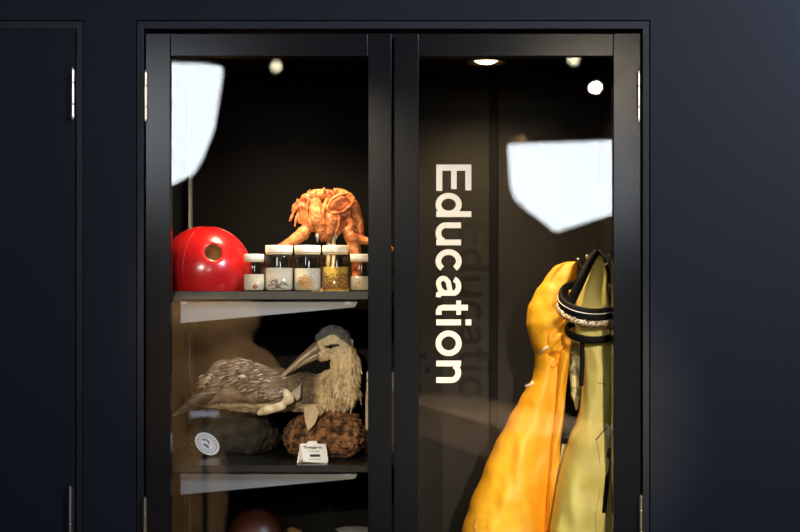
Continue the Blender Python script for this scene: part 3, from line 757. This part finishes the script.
# crumpled hood folds
bm = bmesh.new()
for pts, r in (([(570, 318), (560, 326), (552, 336), (551, 345)], .007), ([(568, 330), (558, 338), (553, 346), (556, 356)], .006), ([(566, 343), (558, 350), (550, 354)], .005), ([(563, 352), (556, 362), (552, 366)], .0045)):
    q = smoothpts([surf(bc_, x, y, .0) for x, y in pts], 5); chain(bm, q, [r]*len(q), .5)
bake('hood_folds', bm, M['coat'], coat, voxel=.0016, smooth_it=5, disp=[(60, .002)])
ribbon('drawcord', [surf(bc_, 540, 355, .004), surf(bc_, 543, 350, .006), surf(bc_, 549, 346, .004)], .0045, M['white'], coat)
bm = bmesh.new(); tube(bm, smoothpts([surf(bc_, 533, 382, .004), surf(bc_, 530, 385, .008), P(526, 386, .26)], 3), .003, 8); obj('toggle', bm, M['white'], coat, True)
bm = bmesh.new(); q = [P(573, 268, .27), P(577, 262, .30), P(576, 258.5, .33)]; tube(bm, smoothpts(q, 4), .002, 8); obj('hanging_loop', bm, M['strap'], coat, True)
ribbon('pocket_seam', [surf(bc_, 476, 518, .001), surf(bc_, 474, 526, .001), surf(bc_, 476, 533, .001)], .004, M['spec_brown'], coat, .0008)

ov = empty('yellow_overalls', 'yellow-green oilskin overalls with black zips, hanging beside the right door post', 'overalls', (0, 0, 0))
YO = .15
rows = [(251, 595.5, 597.5), (256, 592, 600), (264, 589, 604), (275, 585.5, 607), (290, 581, 608), (308, 576, 609), (318, 574.5, 610), (332, 577, 611), (345, 580, 612), (360, 583, 613), (385, 583, 614.5), (405, 582, 615), (420, 578, 616), (440, 570, 616), (470, 562, 616), (500, 556, 616), (532, 551, 616), (640, 540, 616), (700, 536, 616)]
def dpo(py): return .012+.030*min(1, (py-251)/60) if py < 330 else .042+.03*min(1, (py-330)/150)
def fo2(u, py):
    a = .003*math.sin(u*3+py*.02)+.0015*math.sin(u*7-py*.03)
    if py > 430: a += .004*math.sin(u*4+1)
    if py < 310: a += .006*math.sin(u*5-1.0)*min(1, (py-251)/25)
    return a*min(1, max(0, (py-251)/14))
ob = obj('body', loft(rows, YO, dpo, folds=fo2, seed=21, wr=.0065, e=.5), M['yel'], ov, True)
bo = bvh_of(ob)
ribbon('zip', [surf(bo, 609, 448, .001), surf(bo, 607.5, 475, .001), surf(bo, 604, 513, .001)], .0085, M['strap'], ov)
ribbon('pocket_zip', [surf(bo, 596, 440, .001), surf(bo, 601, 434, .001), surf(bo, 607, 427, .001), surf(bo, 613, 416, .001)], .0022, M['strap'], ov)
ribbon('seam', [surf(bo, 584, 381.5, .0006), surf(bo, 598, 383, .0006), surf(bo, 613, 386, .0006)], .0012, M['spec_dark'], ov, .0006)
ribbon('seam', [surf(bo, 596, 440, .0006), surf(bo, 600, 462, .0006), surf(bo, 600, 490, .0006), surf(bo, 596, 512, .0006), surf(bo, 596, 532, .0006)], .0012, M['gold'], ov, .0006)
# pale lining edge behind the left leg
rows = [(444, 562, 570), (450, 561, 570), (480, 556, 566), (510, 552, 561), (560, 545, 556), (640, 538, 552)]
obj('leg_lining', loft(rows, .20, lambda py: .006, 24, seed=5, wr=.001), M['yelp'], ov, True)

# camouflage strip and cloth between coat and overalls
cm = empty('camouflage_strap', 'strip of pale camouflage cloth hanging left of the yellow overalls below the belt', 'cloth', (0, 0, 0))
rows = [(296, 577, 582), (318, 571, 584), (335, 569, 584), (360, 569, 584), (380, 570, 583), (395, 571, 581), (402, 574, 579), (412, 575.5, 577.2)]
obj('cloth', loft(rows, .215, lambda py: .006, 32, folds=lambda u, py: .002*math.sin(py*.1), seed=2, wr=.002), M['camo'], cm, True)
rows = [(335, 579.5, 584.5), (360, 580, 584.5), (386, 579, 583.5)]
obj('strap', loft(rows, .095, lambda py: .003, 16, seed=2, wr=.0005), M['strap'], cm, True)
# dark thing at the right, carried on as black for the shaded gap
dk = empty('dark_gap_sheet', 'dark thing behind the overalls, carried on as black for the shaded gap beside the coat', 'dark_sheet', (0, 0, 0))
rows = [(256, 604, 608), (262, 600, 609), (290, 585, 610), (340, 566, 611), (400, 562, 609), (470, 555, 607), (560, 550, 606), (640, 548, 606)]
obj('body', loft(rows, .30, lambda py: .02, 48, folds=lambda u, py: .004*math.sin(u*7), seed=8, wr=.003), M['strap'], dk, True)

# padded harness ring round the overalls
hr = empty('safety_harness', 'black padded harness with white piping and cream braided trim slung round the yellow overalls', 'harness', (0, 0, 0))
hc = Vector((P(591, 0, .13).x, .14, 0))
def ringpt(a, py_front, py_back, rx, ry, dz=0):
    x = min(hc.x+rx*math.cos(a), XR-.004); y = hc.y+ry*math.sin(a)
    f = (1-math.sin(a))/2      # 1 at front
    zf = P(0, py_front, .07).z; zb_ = P(0, py_back, .2).z
    return Vector((x, y, zb_+(zf-zb_)*f**1.0+dz))
def ringband(name, hgt, thk, rx, ry, pf, pb_, m, n=56, dzc=0):
    bm = bmesh.new(); R_ = []
    for i in range(n):
        a = 2*PI*i/n; p = ringpt(a, pf, pb_, rx, ry, dzc); o_ = Vector((math.cos(a), math.sin(a), 0))
        sec = []
        for k in range(10):
            q = 2*PI*k/10; sec.append(bm.verts.new(p+o_*thk*math.cos(q)+Vector((0, 0, 1))*hgt*math.sin(q)))
        R_.append(sec)
    for i in range(n):
        for k in range(10): bm.faces.new((R_[i][k], R_[i][(k+1) % 10], R_[(i+1) % n][(k+1) % 10], R_[(i+1) % n][k]))
    return obj(name, bm, m, hr, True)
RX, RY = .062, .082
ringband('padded_band', .0165, .006, RX, RY, 316, 286, M['strap'])
def ringtube(name, rr, dz, m, out=.0, n=72, jit=0, r2=1):
    bm = bmesh.new(); pts = []
    for i in range(n):
        a = PI*.93+PI*1.14*i/n; pts.append(ringpt(a, 316, 286, RX+out, RY+out, dz+jit*math.sin(i*2.2)))
    tube(bm, pts, [rr*(1+.35*math.sin(i*2.9)*(1 if jit else 0)) for i in range(n)], 8, False); return obj(name, bm, m, hr, True)
ringtube('piping', .0011, .004, M['white'], .0058)
ringtube('braided_trim', .0058, -.0155, M['braid'], .003, n=110, jit=.0006)
ringband('lower_band', .008, .004, RX-.012, RY-.012, 340, 322, M['strap'])
ribbon('shoulder_strap', [P(598, 250.5, .125), P(590, 262, .115), P(580, 283, .10), P(569, 305, .10)], [.015, .021], M['strap'], hr, .003)
ribbon('shoulder_strap', [P(598, 250.5, .14), P(609, 262, .115), P(613, 285, .10), P(614, 312, .09)], .007, M['strap'], hr, .003)
bm = bmesh.new(); rows_ = [P(567.5, 302, .085), P(573, 312, .065), P(582, 318.5, .052), P(595, 321, .047), P(612, 318, .05)]
# hooks on the right side panel
def hook(px, py, Y, label, py_w):
    tip = P(px, py, Y); t = empty('coat_hook', label, 'hook', (XR, Y, tip.z-.01))
    L = XR-tip.x
    bm = bmesh.new(); tube(bm, smoothpts([(-.002, 0, 0), (-L*.5, 0, -.012), (-L*.85, 0, -.008), (-L, 0, .004)], 5), .0022, 8); obj('arm', bm, M['steel'], t, True)
    bm = bmesh.new(); ball(bm, (-L, 0, .008), .0045, 14); obj('knob', bm, M['steel'], t, True)
    boxobj('plate', (-.003, -.01, -.025), (0, .01, .02), M['steel'], t, .001)
hook(578, 259, .33, 'steel coat hook behind the top of the orange coat', 0); hook(587.5, 255.5, .22, 'steel coat hook beside the peak of the yellow overalls', 0)

# ---------------------------------------------------------------- gallery behind the viewer, seen mirrored in the glass
for (p, e, t, sz_), lab in zip(SPOTS, ('track spotlight mirrored high in the left glass door', 'track spotlight mirrored at the upper right of the lettered door', 'track spotlight mirrored just under the top rail of the lettered door')):
    q = Vector(p); d = (Vector(t)-q).normalized(); rot = d.to_track_quat('Z', 'Y').to_matrix()
    s = empty('track_spotlight', lab, 'light', q, 'track spotlights')
    bm = bmesh.new(); rr = .031
    lathe(bm, [(rr+.008, .012), (rr+.010, .0), (rr+.010, -.12), (rr-.02, -.14)], n=28, rot=rot)
    bmesh.ops.delete(bm, geom=[f for f in bm.faces if len(f.verts) > 10 and (rot.inverted() @ f.calc_center_median()).z > 0], context='FACES_ONLY')
    obj('can', bm, M['black'], s, True)
    bm = bmesh.new(); lathe(bm, [(0, .006), (rr, .006), (rr, -.006), (0, -.006)], n=28, rot=rot); obj('lens', bm, M['lamp'], s)
    bm = bmesh.new(); tube(bm, [Vector((0, 0, .04)), Vector((0, 0, 3.3-q.z))], .008, 8); obj('stem', bm, M['black'], s, True)
def screen(name, poly, D, lab):
    pts = [R(x, y, D) for x, y in poly]; c_ = sum(pts, Vector())/len(pts)
    s = empty(name, lab, 'screen', c_)
    bm = bmesh.new(); prism(bm, [p-c_ for p in pts], Vector((0, -.01, 0))); obj('lit_face', bm, M['screen'], s)
    bm = bmesh.new(); prism(bm, [(p-c_)*1.0+Vector((0, -.011, 0)) for p in pts], Vector((0, -.05, 0))); obj('back', bm, M['black'], s)
    return s
screen('lit_screen', [(508, 144), (640, 139), (668, 138), (668, 195), (613, 214), (558, 231), (553, 230), (516, 200), (511, 188)], 8.0, 'bright white angular screen mirrored in the lettered door')
screen('lit_screen', [(90, 58), (216, 64), (221, 66.5), (222, 71), (218, 100), (213, 130), (203, 156), (194, 172), (172, 184), (150, 192), (90, 200)], 8.0, 'bright white angular screen mirrored in the left glass door')
for px, lab in ((522, 'right of two dim amber lamps mirrored above the angular screen'), (515, 'left, dimmer one of two amber lamps mirrored above the angular screen')):
    q = R(px, 139.5 if px == 522 else 140, 9.2); t = empty('amber_lamp', lab, 'light', q)
    bm = bmesh.new(); ball(bm, (0, 0, 0), .026, 16); obj('bulb', bm, emis('amber bulb', (1, .60, .25), 3.2 if px == 522 else 1.0), t, True)
    bm = bmesh.new(); tube(bm, [(0, 0, .024), (0, 0, 3.3-q.z)], .005, 8); obj('flex', bm, M['black'], t, True)
# timber counter
a, b = R(368, 391, 8.9), R(640, 465, 5.1)
bm = bmesh.new(); z1, z0 = .94, .775
xa = Vector((.107, -5.0, 0)); xb = Vector((.46, -3.56, 0)); dd = (xb-xa).normalized(); p0 = xa-dd*.9; p1 = xb+dd*.55; nn = Vector((dd.y, -dd.x, 0))*.5
prism(bm, [(p0.x, p0.y, z0), (p1.x, p1.y, z0), (p1.x, p1.y, z1), (p0.x, p0.y, z1)], nn)
ctr = tag(obj('timber_counter', bm, M['tan'], None, bevel=.005), 'tan timber counter mirrored as a slanting band low in the lettered door', 'counter')
for q in (p0, p1):
    b_ = boxobj('leg', (q.x+nn.x*.5-.05, q.y+nn.y*.5-.05+(.12 if q is p0 else -.12), 0), (q.x+nn.x*.5+.05, q.y+nn.y*.5+.05+(.12 if q is p0 else -.12), z0), M['black'], ctr)
light('added_counter_spot', 'SPOT', (0, -2.9, 3.2), (.3, -4.3, .86), 800, (1, .82, .6), spot_size=math.radians(50), spot_blend=.5, shadow_soft_size=.06)  # added lamp, not seen, brightens the counter for its reflection
# made-up brown form, shaped so the left glass mirrors a brown veil
D = 6.6; bm = bmesh.new()
def Q(px, py, dy=0): return R(px, py, D)+Vector((0, dy, 0))
s = D/F
chain(bm, [Q(215, 336), Q(228, 372), Q(215, 405)], [36*s, 40*s, 46*s], .6); chain(bm, [Q(190, 322), Q(168, 400), Q(150, 440)], [26*s, 34*s, 36*s], .6); chain(bm, [Q(262, 365), Q(276, 384), Q(250, 398)], [18*s, 18*s, 26*s], .6)
chain(bm, [Q(240, 318), Q(215, 316), Q(176, 318)], [22*s, 24*s, 22*s], .6)
chain(bm, [Q(200, 410), Q(190, 560), Q(190, 600)], [30*s, 40*s, 60*s], .6)
base = Q(190, 600); base.z = 0
o = bake('brown_figure', bm, M['brownx'], None, voxel=.014, smooth_it=30, disp=[(4, .03)])
for v in o.data.vertices: v.co -= base
o.location = base; tag(o, 'blurred brown upright shape mirrored over the seabird in the left door', 'shape')
bm = bmesh.new()
zmin = min(v.co.z for v in o.data.vertices)
box(bm, (base.x-.3, base.y-.25, 0), (base.x+.3, base.y+.25, base.z+zmin+.02)); pl = obj('plinth', bm, M['black'], None); pl.parent = o; pl.location = -base
light('added_veil_spot', 'SPOT', (-.5, -1.6, 3.2), (-.8, -3.5, 1.25), 900, (1, .80, .55), spot_size=math.radians(40), spot_blend=.6, shadow_soft_size=.06)  # unseen lamp added so the brown form shows up in the glass
# small lit bar
q = R(203.5, 414.5, 5.6); tag(boxobj('small_lit_sign', q-Vector((.052, .01, .010)), q+Vector((.052, .0, .010)), emis('sign light', (.8, .85, 1), 3.0)), 'small pale lit bar mirrored low in the left door', 'sign')
q2 = boxobj('post', (q.x-.01, q.y-.03, 0), (q.x+.01, q.y-.011, q.z+.005), M['brownx']); q2.parent = bpy.data.objects['small_lit_sign']
